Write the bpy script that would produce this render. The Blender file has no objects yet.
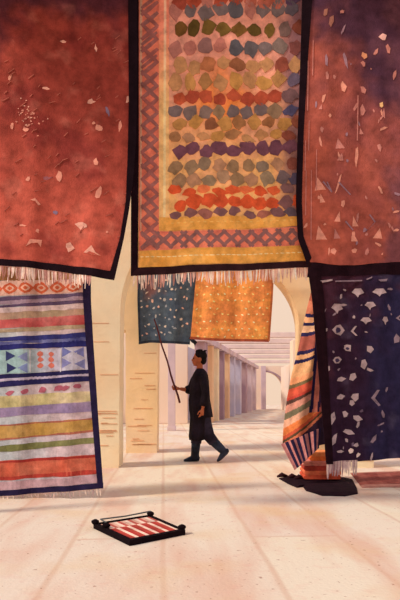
import bpy, bmesh, math, random
from mathutils import Vector, noise, Matrix
from math import sin, cos, pi, radians as R

random.seed(7)
sc = bpy.context.scene
C = sc.collection
F = 600.0          # focal length in pixels (400 x 600 frame)
HZ = 395.0         # row of the horizon
EYE = 1.0          # camera height

def at(x, y, Y):
    return Vector(((x - 200.0) / F * Y, Y, EYE + (HZ - y) / F * Y))
def ground(x, y, z=0.0):
    Y = F * (EYE - z) / (y - HZ)
    return Vector(((x - 200.0) / F * Y, Y, z))

def lin(c):
    c = max(0.0, c) / 255.0
    return c / 12.92 if c <= 0.04045 else ((c + 0.055) / 1.055) ** 2.4
def rgb(c, g=1.0, ds=0.0):
    m_ = .35 * c[0] + .5 * c[1] + .15 * c[2]; c = [v + (m_ - v) * ds for v in c[:3]]
    return tuple(min(0.93, lin(v) * g) for v in c[:3]) + (1.0,)
def mixc(a, b, t):
    t = max(0.0, min(1.0, t))
    return tuple(a[i] * (1 - t) + b[i] * t for i in range(3))
def sstep(a, b, x):
    t = max(0.0, min(1.0, (x - a) / (b - a)))
    return t * t * (3 - 2 * t)
def fbm(x, y, s, z=0.0):
    return (noise.noise(Vector((x / s, y / s, z))) + 0.5 * noise.noise(Vector((x / s * 2.1, y / s * 2.1, z + 5)))
            + 0.25 * noise.noise(Vector((x / s * 4.3, y / s * 4.3, z + 9)))) / 1.2

# ------------------------------------------------------------------ materials
def new_mat(name):
    m = bpy.data.materials.new(name); m.use_nodes = True
    nt = m.node_tree
    b = nt.nodes['Principled BSDF']
    b.inputs['Specular IOR Level'].default_value = 0.15
    return m, nt, b

def mottled(name, col, g=1.0, rough=0.9, scale=3.0, amt=0.25, other=None, oamt=0.5, oscale=0.8, bump=0.0, bscale=60.0, spec=0.15, attr=None):
    """matte surface with washy mottling; optional second pigment in soft-edged patches"""
    m, nt, b = new_mat(name)
    N, L = nt.nodes, nt.links
    tc = N.new('ShaderNodeTexCoord')
    n1 = N.new('ShaderNodeTexNoise'); n1.inputs['Scale'].default_value = scale; n1.inputs['Detail'].default_value = 6
    n1.inputs['Roughness'].default_value = 0.65
    L.new(tc.outputs['Object'], n1.inputs['Vector'])
    mr = N.new('ShaderNodeMapRange')
    mr.inputs['From Min'].default_value = 0.25; mr.inputs['From Max'].default_value = 0.75
    mr.inputs['To Min'].default_value = 1 - amt; mr.inputs['To Max'].default_value = 1 + amt
    L.new(n1.outputs['Fac'], mr.inputs['Value'])
    if attr:
        base = N.new('ShaderNodeAttribute'); base.attribute_name = attr; bo = base.outputs['Color']
    else:
        base = N.new('ShaderNodeRGB'); base.outputs[0].default_value = rgb(col, g); bo = base.outputs[0]
    if other:
        n2 = N.new('ShaderNodeTexNoise'); n2.inputs['Scale'].default_value = oscale; n2.inputs['Detail'].default_value = 5
        L.new(tc.outputs['Object'], n2.inputs['Vector'])
        r2 = N.new('ShaderNodeMapRange'); r2.inputs['From Min'].default_value = 0.42; r2.inputs['From Max'].default_value = 0.66
        r2.inputs['To Min'].default_value = 0; r2.inputs['To Max'].default_value = oamt
        L.new(n2.outputs['Fac'], r2.inputs['Value'])
        mx = N.new('ShaderNodeMix'); mx.data_type = 'RGBA'
        L.new(r2.outputs['Result'], mx.inputs['Factor'])
        L.new(bo, mx.inputs['A']); mx.inputs['B'].default_value = rgb(other, g)
        bo = mx.outputs['Result']
    sc_ = N.new('ShaderNodeVectorMath'); sc_.operation = 'SCALE'
    L.new(bo, sc_.inputs[0]); L.new(mr.outputs['Result'], sc_.inputs['Scale'])
    L.new(sc_.outputs['Vector'], b.inputs['Base Color'])
    b.inputs['Roughness'].default_value = rough
    b.inputs['Specular IOR Level'].default_value = spec
    if bump:
        n3 = N.new('ShaderNodeTexNoise'); n3.inputs['Scale'].default_value = bscale; n3.inputs['Detail'].default_value = 3
        L.new(tc.outputs['Object'], n3.inputs['Vector'])
        bp = N.new('ShaderNodeBump'); bp.inputs['Strength'].default_value = bump; bp.inputs['Distance'].default_value = 0.01
        L.new(n3.outputs['Fac'], bp.inputs['Height']); L.new(bp.outputs['Normal'], b.inputs['Normal'])
    return m

WOOL = mottled('dyed_wool', None, attr='dye', scale=11.0, amt=0.42, rough=0.95, bump=0.5, bscale=110, spec=0.05)
CREAM = mottled('cream_plaster', (255, 232, 196), scale=2.5, amt=0.07, other=(248, 206, 156), oamt=0.5, oscale=1.3, bump=0.4, bscale=25)
OCHRE = mottled('ochre_plaster', (250, 216, 168), scale=2.5, amt=0.09, other=(240, 218, 190), oamt=0.6, oscale=0.9, bump=0.4, bscale=25)
PALE = mottled('pale_plaster', (244, 222, 204), scale=1.0, amt=0.05, other=(238, 206, 172), oamt=0.5, oscale=0.5)
LILAC = mottled('lilac_shade_plaster', (208, 186, 194), scale=1.5, amt=0.14, other=(228, 204, 196), oamt=0.6, oscale=0.8)
PLUM = mottled('plum_shade_plaster', (166, 138, 152), scale=1.5, amt=0.17, other=(204, 174, 168), oamt=0.5, oscale=0.8)
BLUEW = mottled('blue_shade_plaster', (196, 192, 212), scale=1.5, amt=0.14, other=(224, 210, 208), oamt=0.5, oscale=0.8)
SANDP = mottled('sand_plaster', (240, 202, 160), scale=1.5, amt=0.08, other=(222, 176, 140), oamt=0.6, oscale=1.0)
SCRATCH = mottled('rust_mortar', (226, 166, 126), scale=8, amt=0.3)
SKIN = mottled('brown_skin', (172, 98, 66), scale=8, amt=0.12, rough=0.6)
BLACKC = mottled('black_cloth', (24, 16, 22), scale=7, amt=0.45, other=(44, 34, 50), oamt=0.5, oscale=5, bump=0.5, bscale=40)
TROUSER = mottled('dark_trouser_cloth', (32, 26, 38), scale=7, amt=0.4, other=(78, 70, 94), oamt=0.5, oscale=6)
BOOT = mottled('blue_black_leather', (26, 30, 44), scale=8, amt=0.4, other=(60, 72, 96), oamt=0.5, oscale=9, rough=0.6)
HAIR = mottled('black_hair', (24, 18, 20), scale=20, amt=0.4)
STICKM = mottled('dark_red_wood', (92, 40, 44), scale=9, amt=0.3, rough=0.6)
WOOD = mottled('brown_wood', (120, 84, 58), scale=6, amt=0.3, bump=0.3)
ROPE = mottled('hemp_rope', (170, 140, 100), scale=30, amt=0.3)
BLOCKM = mottled('plum_blocker_canvas', (96, 60, 66), scale=3, amt=0.2)
BEAMM = mottled('greyed_lilac_wood', (232, 210, 206), scale=3, amt=0.12)

# ------------------------------------------------------------------ mesh builders
class MB:
    """collects faces with a dye colour per corner"""
    def __init__(s, orient=False): s.v = []; s.f = []; s.c = []; s.orient = orient
    def face(s, pts, cols):
        if s.orient:
            nn = Vector((0, 0, 0)); P_ = [Vector(p) for p in pts]
            for i in range(1, len(P_) - 1): nn += (P_[i] - P_[0]).cross(P_[i + 1] - P_[0])
            if nn.y > 0:
                pts = pts[::-1]
                if isinstance(cols, list): cols = cols[::-1]
        i = len(s.v); s.v += [tuple(p) for p in pts]; s.f.append(tuple(range(i, i + len(pts))))
        s.c += cols if isinstance(cols, list) else [cols] * len(pts)
    def box(s, a, b, col=(1, 1, 1, 1)):
        x0, y0, z0 = a; x1, y1, z1 = b
        P = [(x0,y0,z0),(x1,y0,z0),(x1,y1,z0),(x0,y1,z0),(x0,y0,z1),(x1,y0,z1),(x1,y1,z1),(x0,y1,z1)]
        for q in ((0,1,5,4),(1,2,6,5),(2,3,7,6),(3,0,4,7),(4,5,6,7),(3,2,1,0)): s.face([P[k] for k in q], col)
    def tube(s, pts, rad, n=8, col=(1, 1, 1, 1), cap=True):
        rings = []
        for i, p in enumerate(pts):
            p = Vector(p)
            d = (Vector(pts[min(i + 1, len(pts) - 1)]) - Vector(pts[max(i - 1, 0)])).normalized()
            u = d.cross(Vector((0, 0, 1)));
            if u.length < 1e-3: u = d.cross(Vector((0, 1, 0)))
            u.normalize(); w = d.cross(u)
            r = rad[i] if isinstance(rad, (list, tuple)) else rad
            rings.append([p + (u * cos(2 * pi * k / n) + w * sin(2 * pi * k / n)) * r for k in range(n)])
        for a, b in zip(rings, rings[1:]):
            for k in range(n): s.face([a[k], a[(k + 1) % n], b[(k + 1) % n], b[k]], col)
        if cap: s.face(rings[0][::-1], col); s.face(rings[-1], col)
    def build(s, name, mat, parent=None, merge=1e-5, smooth=False, solid=0.0, bevel=0.0, recalc=True):
        me = bpy.data.meshes.new(name); me.from_pydata(s.v, [], s.f)
        ca = me.color_attributes.new('dye', 'FLOAT_COLOR', 'CORNER')
        flat = [x for c in s.c for x in c]; ca.data.foreach_set('color', flat)
        bm = bmesh.new(); bm.from_mesh(me)
        if merge: bmesh.ops.remove_doubles(bm, verts=bm.verts, dist=merge)
        if recalc and not s.orient: bmesh.ops.recalc_face_normals(bm, faces=bm.faces)
        bm.to_mesh(me); bm.free()
        me.materials.append(mat)
        if smooth:
            for p in me.polygons: p.use_smooth = True
        o = bpy.data.objects.new(name, me); C.objects.link(o)
        if parent:
            o.parent = parent
            o.location = -parent.location if parent.type == 'EMPTY' and parent.parent is None else (0, 0, 0)
        if solid:
            sm = o.modifiers.new('thickness', 'SOLIDIFY'); sm.thickness = solid; sm.offset = -1
        if bevel:
            bv = o.modifiers.new('edge', 'BEVEL'); bv.width = bevel; bv.segments = 2; bv.limit_method = 'ANGLE'
        return o

def tag(o, label=None, cat=None, group=None, kind=None):
    if label: o['label'] = label
    if cat: o['category'] = cat
    if group: o['group'] = group
    if kind: o['kind'] = kind
    return o
def thing(name, label, cat, loc=(0, 0, 0), group=None):
    o = bpy.data.objects.new(name, None); C.objects.link(o); o.location = loc; o.empty_display_size = 0.1
    return tag(o, label, cat, group)

def along(poly, t):
    """point at fraction t of a polyline"""
    seg = [math.dist(a, b) for a, b in zip(poly, poly[1:])]
    L = sum(seg) * t
    for a, b, s in zip(poly, poly[1:], seg):
        if L <= s or (b is poly[-1]): return tuple(a[i] + (b[i] - a[i]) * (L / s) for i in range(2))
        L -= s

class Rug:
    """a hanging textile in the plane y = Y, with folds; outline given on that plane"""
    def __init__(s, Y, amp=0.012, k=0.13, ph=0.0, gain=1.0, ds=.14):
        s.ds = ds
        s.Y, s.amp, s.k, s.ph, s.gain = Y, amp, k, ph, gain
    def P(s, x, y, off=0.0):
        p = at(x, y, s.Y)
        d = s.amp * (sin(x * s.k + s.ph + y * 0.006) + 0.5 * sin(x * s.k * 2.3 + s.ph * 2 + y * 0.011)) * (0.6 + y / 500)
        return p + Vector((0, d - off, 0))
    def grid(s, mb, top, bot, left, right, colf, n=(40, 60), off=0.0):
        nx, ny = n
        T = [along(top, i / nx) for i in range(nx + 1)]; B = [along(bot, i / nx) for i in range(nx + 1)]
        Lf = [along(left, j / ny) for j in range(ny + 1)]; Rt = [along(right, j / ny) for j in range(ny + 1)]
        def q(i, j):
            u, v = i / nx, j / ny
            r = []
            for a in (0, 1):
                c = (1-v)*T[i][a] + v*B[i][a] + (1-u)*Lf[j][a] + u*Rt[j][a]
                c -= (1-u)*(1-v)*T[0][a] + u*(1-v)*T[-1][a] + (1-u)*v*B[0][a] + u*v*B[-1][a]
                r.append(c)
            return r
        G = [[q(i, j) for j in range(ny + 1)] for i in range(nx + 1)]
        for i in range(nx):
            for j in range(ny):
                pts = [G[i][j], G[i][j+1], G[i+1][j+1], G[i+1][j]]
                mb.face([s.P(a, b, off) for a, b in pts], [rgb(colf(a, b), s.gain, s.ds) for a, b in pts])
    def strip(s, mb, a, b, col, off=0.003, n=24, band=2):
        """ribbon between two polylines"""
        for i in range(n):
            a0, a1, b0, b1 = along(a, i/n), along(a, (i+1)/n), along(b, i/n), along(b, (i+1)/n)
            for j in range(band):
                u, v = j / band, (j + 1) / band
                L4 = [mixp(a0, b0, u), mixp(a0, b0, v), mixp(a1, b1, v), mixp(a1, b1, u)]
                cc = [rgb(col(*p) if callable(col) else col, s.gain, s.ds) for p in L4]
                mb.face([s.P(x, y, off) for x, y in L4], cc)
    def poly(s, mb, pts, col, off=0.004, fan=False):
        c = rgb(col, s.gain, s.ds)
        if not fan:
            mb.face([s.P(x, y, off + .003) for x, y in pts], c); return
        cx = sum(p[0] for p in pts) / len(pts); cy = sum(p[1] for p in pts) / len(pts)
        out = []
        for a, b in zip(pts, pts[1:] + pts[:1]): out += [a, mixp(a, b, .5)]
        for a, b in zip(out, out[1:] + out[:1]):           # follows the folds of the cloth
            a2, b2 = mixp((cx, cy), a, .5), mixp((cx, cy), b, .5)
            mb.face([s.P(*p, off) for p in (a, b, b2, a2)], c); mb.face([s.P(*p, off) for p in (a2, b2, (cx, cy))], c)
    def blob(s, mb, x, y, w, h, col, n=9, jit=0.22, dia=0.5, off=0.004, rot=0.0):
        pts = []
        for k in range(n):
            a = 2 * pi * k / n + random.uniform(-.12, .12)
            r = 1.0
            ca, sa = cos(a), sin(a)
            rd = 1 / (abs(ca) + abs(sa))            # diamond
            r = (1 - dia) + dia * rd
            r *= 1 + random.uniform(-jit, jit)
            px, py = ca * r * w / 2, sa * r * h / 2
            pts.append((x + px * cos(rot) - py * sin(rot), y + px * sin(rot) + py * cos(rot)))
        s.poly(mb, pts[::-1], col, off, True)
    def fringe(s, a, b, lo, hi, n, parent, cols, name='fringe', w=1.0, off=0.0, solid=0.006):
        mb = MB(True)
        s.strip(mb, [a, b], [(a[0], a[1] + 1.2), (b[0], b[1] + 1.2)], cols[1], off + .002, 30, 1)
        for i in range(n):
            t = (i + random.uniform(.1, .9)) / n
            x, y = a[0] + (b[0] - a[0]) * t, a[1] + (b[1] - a[1]) * t
            L = random.uniform(lo, hi); dx = random.uniform(-1.6, 1.6); ww = w * random.uniform(.6, 1.3)
            c = random.choice(cols)
            m = (x + dx * .3, y + L * .5); e = (x + dx, y + L)
            s_ = s
            pr = [(x - ww/2, y), (m[0] - ww * .6, m[1]), (e[0] - ww * .25, e[1]), (e[0] + ww * .25, e[1]), (m[0] + ww * .6, m[1]), (x + ww/2, y)]
            oo = off + random.uniform(0, .006)
            for q in ((0, 1, 4, 5), (1, 2, 3, 4)):
                mb.face([s_.P(*pr[k], oo) for k in q], rgb(c, s.gain, s.ds))
        return mb.build(name, WOOL, parent, solid=solid)
def mixp(a, b, t): return (a[0] + (b[0] - a[0]) * t, a[1] + (b[1] - a[1]) * t)
def shift(poly, dx, dy): return [(x + dx, y + dy) for x, y in poly]

# ------------------------------------------------------------------ setting
def floor_mat():
    m, nt, b = new_mat('cream_paving')
    N, L = nt.nodes, nt.links
    tc = N.new('ShaderNodeTexCoord')
    mp = N.new('ShaderNodeMapping'); mp.inputs['Rotation'].default_value = (0, 0, R(90 - 3.5)); L.new(tc.outputs['Object'], mp.inputs['Vector'])
    nd = N.new('ShaderNodeTexNoise'); nd.inputs['Scale'].default_value = 1.6; L.new(tc.outputs['Object'], nd.inputs['Vector'])
    ad = N.new('ShaderNodeMix'); ad.data_type = 'RGBA'; ad.blend_type = 'LINEAR_LIGHT'; ad.inputs['Factor'].default_value = 0.012
    L.new(mp.outputs['Vector'], ad.inputs['A']); L.new(nd.outputs['Color'], ad.inputs['B'])
    br = N.new('ShaderNodeTexBrick'); br.inputs['Scale'].default_value = 1.0
    br.inputs['Brick Width'].default_value = 4.2; br.inputs['Row Height'].default_value = 0.62
    br.inputs['Mortar Size'].default_value = 0.03; br.inputs['Mortar Smooth'].default_value = 0.9
    br.inputs['Color1'].default_value = rgb((230, 216, 192)); br.inputs['Color2'].default_value = rgb((226, 208, 190))
    br.inputs['Mortar'].default_value = rgb((218, 192, 168))
    L.new(ad.outputs['Result'], br.inputs['Vector'])
    def patch(scale, lo, hi, amt, col, prev, stretch=None, seed=0):
        n = N.new('ShaderNodeTexNoise'); n.inputs['Scale'].default_value = scale; n.inputs['Detail'].default_value = 5
        if stretch:
            mm = N.new('ShaderNodeMapping'); mm.inputs['Rotation'].default_value = (0, 0, R(3.5)); mm.inputs['Scale'].default_value = stretch
            mm.inputs['Location'].default_value = (seed, seed, 0)
            L.new(tc.outputs['Object'], mm.inputs['Vector']); L.new(mm.outputs['Vector'], n.inputs['Vector'])
        else: L.new(tc.outputs['Object'], n.inputs['Vector'])
        r = N.new('ShaderNodeMapRange'); r.inputs['From Min'].default_value = lo; r.inputs['From Max'].default_value = hi
        r.inputs['To Max'].default_value = amt; L.new(n.outputs['Fac'], r.inputs['Value'])
        x = N.new('ShaderNodeMix'); x.data_type = 'RGBA'; L.new(r.outputs['Result'], x.inputs['Factor'])
        L.new(prev, x.inputs['A']); x.inputs['B'].default_value = rgb(col)
        return x.outputs['Result']
    c = br.outputs['Color']
    c = patch(1.0, .47, .66, .7, (216, 172, 148), c, (2.6, .5, 1), 3)      # rosy streaks along the slabs
    c = patch(1.1, .50, .66, .5, (222, 188, 140), c)                         # yellowish stains
    c = patch(26, .655, .69, .6, (150, 92, 70), c)                            # specks of grit
    c = patch(9, .55, .75, .25, (216, 150, 130), c)
    L.new(c, b.inputs['Base Color']); b.inputs['Roughness'].default_value = .95
    nb = N.new('ShaderNodeTexNoise'); nb.inputs['Scale'].default_value = 40; L.new(tc.outputs['Object'], nb.inputs['Vector'])
    bp = N.new('ShaderNodeBump'); bp.inputs['Strength'].default_value = .35; bp.inputs['Distance'].default_value = .01
    L.new(nb.outputs['Fac'], bp.inputs['Height']); L.new(bp.outputs['Normal'], b.inputs['Normal'])
    return m
mb = MB(); mb.box((-9, -3, -.2), (12, 60, 0)); tag(mb.build('floor', floor_mat()), kind='structure')

def wall(name, a, b, mat):
    m = MB(); m.box(a, b); return tag(m.build(name, mat, bevel=.02), kind='structure')
wall('wall_left', (-5.2, 5.0, 0), (-4.9, 21.0, 2.6), CREAM)
wall('wall_back', (-5.2, 21.0, 0), (-0.43, 21.4, 6.5), PALE)
wall('wall_right', (2.5, 16.2, 0), (6.5, 16.7, 2.5), PALE)

# ---- two plaster archways across the street
def archway(Y, D, xl, wl, xr, wr, zs, ztop, mat, label, ext=0.9, scratches=True, seed=1):
    random.seed(seed)
    t = thing('stone_archway', label, 'archway', ((xl + xr) / 2, Y, 0))
    cx, r = (xl + xr) / 2, (xr - xl) / 2
    m = MB(); N_ = 28
    prof = [(cx + r * cos(pi - pi * k / N_), zs + r * sin(pi - pi * k / N_)) for k in range(N_ + 1)]
    x0, x1 = xl - wl - ext, xr + wr + ext
    for y, fl in ((Y, 0), (Y + D, 1)):
        def f(p): m.face([(q[0], y, q[1]) for q in (p if not fl else p[::-1])], (1, 1, 1, 1))
        for a, b in zip(prof, prof[1:]): f([a, b, (b[0], ztop), (a[0], ztop)])
        f([(x0, zs), (xl, zs), (xl, ztop), (x0, ztop)]); f([(xr, zs), (x1, zs), (x1, ztop), (xr, ztop)])
    for a, b in zip(prof, prof[1:]): m.face([(a[0], Y, a[1]), (a[0], Y + D, a[1]), (b[0], Y + D, b[1]), (b[0], Y, b[1])], (1, 1, 1, 1))
    m.face([(x0, Y, ztop), (x1, Y, ztop), (x1, Y + D, ztop), (x0, Y + D, ztop)], (1, 1, 1, 1))
    m.face([(x0, Y, zs), (xl, Y, zs), (xl, Y + D, zs), (x0, Y + D, zs)], (1, 1, 1, 1))
    m.face([(xr, Y, zs), (x1, Y, zs), (x1, Y + D, zs), (xr, Y + D, zs)], (1, 1, 1, 1))
    m.face([(x0, Y, zs), (x0, Y, ztop), (x0, Y + D, ztop), (x0, Y + D, zs)], (1, 1, 1, 1))
    m.face([(x1, Y, zs), (x1, Y, ztop), (x1, Y + D, ztop), (x1, Y + D, zs)], (1, 1, 1, 1))
    m.build('arch_wall', mat, t)
    for (a, b) in ((xl - wl, xl), (xr, xr + wr)):
        p = MB(); n = 12
        for k in range(n):                                  # slightly uneven shaft
            z0, z1 = zs * k / n, zs * (k + 1) / n
            def ring(z, kk):
                w = .012 * noise.noise(Vector((kk * .7, a * 3, 0))) if 0 < kk < n else 0
                bt = .02 * (1 - z / zs)
                return [(a - w + bt * .3, Y + bt * .2, z), (b + w - bt, Y + bt * .2, z), (b + w - bt, Y + D, z), (a - w + bt * .3, Y + D, z)]
            r0, r1 = ring(z0, k), ring(z1, k + 1)
            for q in range(4): p.face([r0[q], r0[(q+1)%4], r1[(q+1)%4], r1[q]], (1,1,1,1))
            if k == 0: p.face(r0[::-1], (1,1,1,1))
            if k == n - 1: p.face(r1, (1,1,1,1))
        pil = p.build('pillar', mat, t)
        if scratches:
            for k in range(16):
                z = random.choice([random.uniform(.15, zs), random.uniform(.1, .8)]); L = random.uniform(.15, .7) * (b - a); x = random.uniform(a + .02, b - L - .02)
                s = MB(); s.box((x, Y - .004, z), (x + L, Y + .03, z + random.uniform(.004, .009)))
                s.build('brick_joint', SCRATCH, pil)
    return t
archway(8.22, .46, -1.096, .50, 1.90, .5, 2.12, 4.6, CREAM, 'cream plaster archway on the nearer pillar, right behind the striped kilim', seed=3)
archway(10.34, .5, -.724, .56, 1.72, .5, 2.12, 4.6, OCHRE, 'sand coloured plaster archway whose opening frames the walking person and far arcade', seed=5)

# ---- single slender post behind the archways
p = at(171.5, 431, 16.7); m = MB(); m.box((p.x - .10, 16.7, 0), (p.x + .10, 16.92, 3.4)); m.box((p.x - .14, 16.66, 3.4), (p.x + .14, 16.96, 3.55))
m.box((p.x - .12, 16.68, 0), (p.x + .12, 16.94, .12))
tag(m.build('slender_pillar', LILAC, bevel=.01), 'slender lilac pillar standing alone just left of the walking person', 'pillar')

# ---- far arcade on the left side of the passage, running away from the camera
ar = thing('arcade', 'long far arcade of cream and shade-tinted lilac and blue square columns under one lintel', 'arcade', (0.2, 20, 0))
def lineX(Y): return .167 + .18 * (Y - 20)
cols = [(20.0, 1.0, PLUM), (21.6, .55, SANDP), (22.9, .6, CREAM), (24.4, .6, PLUM), (26.0, .7, SANDP), (28.0, .8, BLUEW), (30.5, .9, BLUEW), (33.2, 1.4, PLUM), (36.6, 1.0, LILAC), (39.2, 1.2, LILAC)]  # plum, lilac and blue columns carry the passage's purple shade in their colour
for Y, D, mt in cols:
    m = MB(); x0, x1 = lineX(Y), lineX(Y + D * .55)
    w = .35
    P = [(x0 - w, Y), (x0, Y), (x1, Y + D * .55), (x1 - w, Y + D * .55)]
    for k in range(4):
        a, b = P[k], P[(k + 1) % 4]; m.face([(a[0], a[1], 0), (b[0], b[1], 0), (b[0], b[1], 2.78), (a[0], a[1], 2.78)], (1,1,1,1))
    m.face([(a, b, 0) for a, b in P][::-1], (1,1,1,1)); m.face([(a, b, 2.78) for a, b in P], (1,1,1,1))
    m.build('column', mt, ar, bevel=.02)
m = MB(); a, b = (lineX(19.8), 19.8), (lineX(41), 41)
P = [(a[0] - .4, a[1]), (a[0] + .06, a[1]), (b[0] + .06, b[1]), (b[0] - .4, b[1])]
for k in range(4):
    a, b = P[k], P[(k + 1) % 4]; m.face([(a[0], a[1], 2.78), (b[0], b[1], 2.78), (b[0], b[1], 2.98), (a[0], a[1], 2.98)], (1,1,1,1))
m.face([(a, b, 2.78) for a, b in P][::-1], (1,1,1,1)); m.face([(a, b, 2.98) for a, b in P], (1,1,1,1))
m.build('lintel', LILAC, ar)
m = MB(); a, b = (lineX(21.6) - 1.3, 21.6), (lineX(41) - 1.3, 41.0)
P = [(a[0] - .2, a[1]), (a[0], a[1]), (b[0], b[1]), (b[0] - .2, b[1])]
for k in range(4):
    a, b = P[k], P[(k + 1) % 4]; m.face([(a[0], a[1], 0), (b[0], b[1], 0), (b[0], b[1], 2.9), (a[0], a[1], 2.9)], (1,1,1,1))
m.face([(a, b, 2.9) for a, b in P], (1,1,1,1))
tag(m.build('wall_gallery', BLUEW), kind='structure')

# ---- end wall with arched doorway
def end_wall():
    Y = 42.0; D = .6; t = thing('end_gate', 'lilac arched gate closing the far end of the passage', 'gate', (5, Y, 0))
    s = Y / F
    xl, xr = (266 - 200) * s, (284 - 200) * s; zs = 1 + (HZ - 394) * s; ztop = 1 + (HZ - 366) * s
    x0, x1 = (255 - 200) * s, (293 - 200) * s
    m = MB(); N_ = 16
    rx = (xr - xl); rz = 1 + (HZ - 372) * s - zs
    prof = [(xl, 0), (xl, zs + rz)] + [(xl + rx * sin(pi / 2 * k / N_), zs + rz * cos(pi / 2 * k / N_)) for k in range(1, N_ + 1)] + [(xr, 0)]
    for y, fl in ((Y, 0), (Y + D, 1)):
        def f(p): m.face([(q[0], y, q[1]) for q in (p if not fl else p[::-1])], (1, 1, 1, 1))
        for a, b in zip(prof[1:-1], prof[2:-1]): f([a, b, (b[0], ztop), (a[0], ztop)])
        f([(x0, 0), (xl, 0), (xl, ztop), (x0, ztop)]); f([(xr, 0), (x1, 0), (x1, ztop), (xr, ztop)])
    for a, b in zip(prof, prof[1:]): m.face([(a[0], Y, a[1]), (a[0], Y + D, a[1]), (b[0], Y + D, b[1]), (b[0], Y, b[1])], (1, 1, 1, 1))
    m.face([(x0, Y, ztop), (x1, Y, ztop), (x1, Y + D, ztop), (x0, Y + D, ztop)], (1, 1, 1, 1))
    m.build('gate_wall', PALE, t)
    rim = MB(); w = 3.4 * s
    pr = [(xl + rx * sin(pi / 2 * k / N_), zs + rz * cos(pi / 2 * k / N_)) for k in range(N_ + 1)] + [(xr, 0)]
    po = [(xl + (rx + w * k / N_ * 2) * sin(pi / 2 * k / N_), zs + (rz + w * .4) * cos(pi / 2 * k / N_)) for k in range(N_ + 1)] + [(xr + 2 * w, 0)]
    for k in range(len(pr) - 1):
        a, b, c, d = pr[k], pr[k + 1], po[k + 1], po[k]
        rim.face([(q[0], Y - .15, q[1]) for q in (a, b, c, d)], (1,1,1,1))
        rim.face([(a[0], Y - .15, a[1]), (a[0], Y + .02, a[1]), (b[0], Y + .02, b[1]), (b[0], Y - .15, b[1])], (1,1,1,1))
        rim.face([(d[0], Y - .15, d[1]), (c[0], Y - .15, c[1]), (c[0], Y + .02, c[1]), (d[0], Y + .02, d[1])], (1,1,1,1))
    rim.build('arch_rim', PLUM, t)
    j = MB(); j.box((xl - 5 * s, Y - .2, 0), (xl - .5 * s, Y + .02, ztop)); j.build('jamb', LILAC, t)
end_wall()

# ---- right side: pale gallery front carrying the beams
wall('wall_passage', (5.6, 20.5, 0), (5.9, 41.5, 2.9), PALE)
for k, Y in enumerate((20.6, 23.0, 25.6, 28.6, 32.2, 37.0)):
    x0 = lineX(Y) - .3; m = MB(); m.box((x0, Y, 2.982), (5.95, Y + .3, 3.16))
    tag(m.build('passage_beam', BEAMM, bevel=.01), 'pale lilac wooden beam spanning the far passage, ' + ('nearest and highest of its row' if k == 0 else ['second','third','fourth','fifth','farthest'][k-1] + ' one from the front'), 'beam', 'beams over the far passage')

# ------------------------------------------------------------------ supports for the textiles
def pole(name, a, b, r, label, cat='pole', mat=WOOD, group=None):
    m = MB(); pts = [Vector(a).lerp(Vector(b), k / 10) for k in range(11)]
    pts = [p + Vector((0, 0, -.012 * sin(pi * k / 10))) for k, p in enumerate(pts)]
    m.tube(pts, [r * (1 + .08 * sin(k * 2.1)) for k in range(11)], 10)
    return tag(m.build(name, mat, smooth=True), label, cat, group)

# ---- carpet things
def rug_thing(label, cat, x, y, Y, name='hanging_carpet'):
    p = at(x, y, Y); return thing(name, label, cat, p)

BLK = (30, 16, 24)


# 1 -- big red carpet, upper left
t = rug_thing('large brick red carpet with black border and pale flecks hanging upper left', 'carpet', 50, 270, 4.8)
rg = Rug(4.8, .016, .09, 1.0, 1.08)
def f_red(x, y):
    c = mixc((146, 54, 44), (196, 84, 66), sstep(80, 240, y) + .35 * fbm(x, y, 40))
    c = mixc(c, (116, 36, 36), .5 * sstep(.0, .45, fbm(x, y, 55, 3)))
    # plum tone blended in towards the head of the carpet
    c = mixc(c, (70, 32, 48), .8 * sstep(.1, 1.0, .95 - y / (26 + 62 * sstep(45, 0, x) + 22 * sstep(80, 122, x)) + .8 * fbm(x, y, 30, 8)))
    c = mixc(c, (196, 110, 92), .35 * sstep(.15, .5, fbm(x, y, 22, 12)))
    return c
fi = MB(True)
right_in = [(128, -31), (129, 100), (128, 150), (126, 200), (120, 238), (110, 272)]
right_out = [(137, -31), (137.5, 80), (136, 140), (133, 180), (129, 210), (124, 238), (114, 280)]
bot_in = [(-34, 256), (0, 259), (50, 263), (110, 271)]
bot_out = [(-34, 262), (0, 265.5), (50, 270), (114, 280)]
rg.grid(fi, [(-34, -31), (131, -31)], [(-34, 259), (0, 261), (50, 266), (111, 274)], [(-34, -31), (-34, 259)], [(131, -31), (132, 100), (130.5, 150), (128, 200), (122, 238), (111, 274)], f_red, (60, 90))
pk = (222, 140, 118); pl = (228, 160, 140); gy = (128, 104, 132)
for (x, y, w, h, c, d) in [(23,226,8,2.5,pk,.2),(29,180,5,5,pk,.4),(59,176,6,11,pk,.6),(82,226,13,9,pl,.2),(99,193,6,14,pk,.7),(96,163,6,8,pk,.6),
        (91,102,10,5,pl,.5),(120,126,4,10,pk,.7),(96,49,2.5,8,pl,.5),(128,100,4,8,pl,.5),(47,89,9,2.5,pl,.3),(63,41,6,3,pl,.4),(10,77,4,7,pk,.5),(12,126,4,9,pk,.6),
        (69,247,9,9,pl,.6),(107,232,3,3,pk,.5),(55,212,6,5,gy,.5),(47,178,9,4,(158,90,96),.6),(108,112,3,12,gy,.6),(38,231,4,4,pk,.5),(100,129,10,7,pk,.5),(94,124,5,4,pk,.5),(26,130,6,4,pk,.3)]:
    rg.blob(fi, x, y, w, h, c, 8, .35, d, rot=random.uniform(-.3, .3))
rg.poly(fi, [(27,247),(31,240),(42,240),(41,247),(38,243),(32,244)][::-1], pk); rg.poly(fi, [(84,253),(92,246),(96,253),(101,256),(92,255)][::-1], pl)
rg.poly(fi, [(31,201),(36,199),(41,205),(39,206),(36,202)][::-1], pk)
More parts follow.
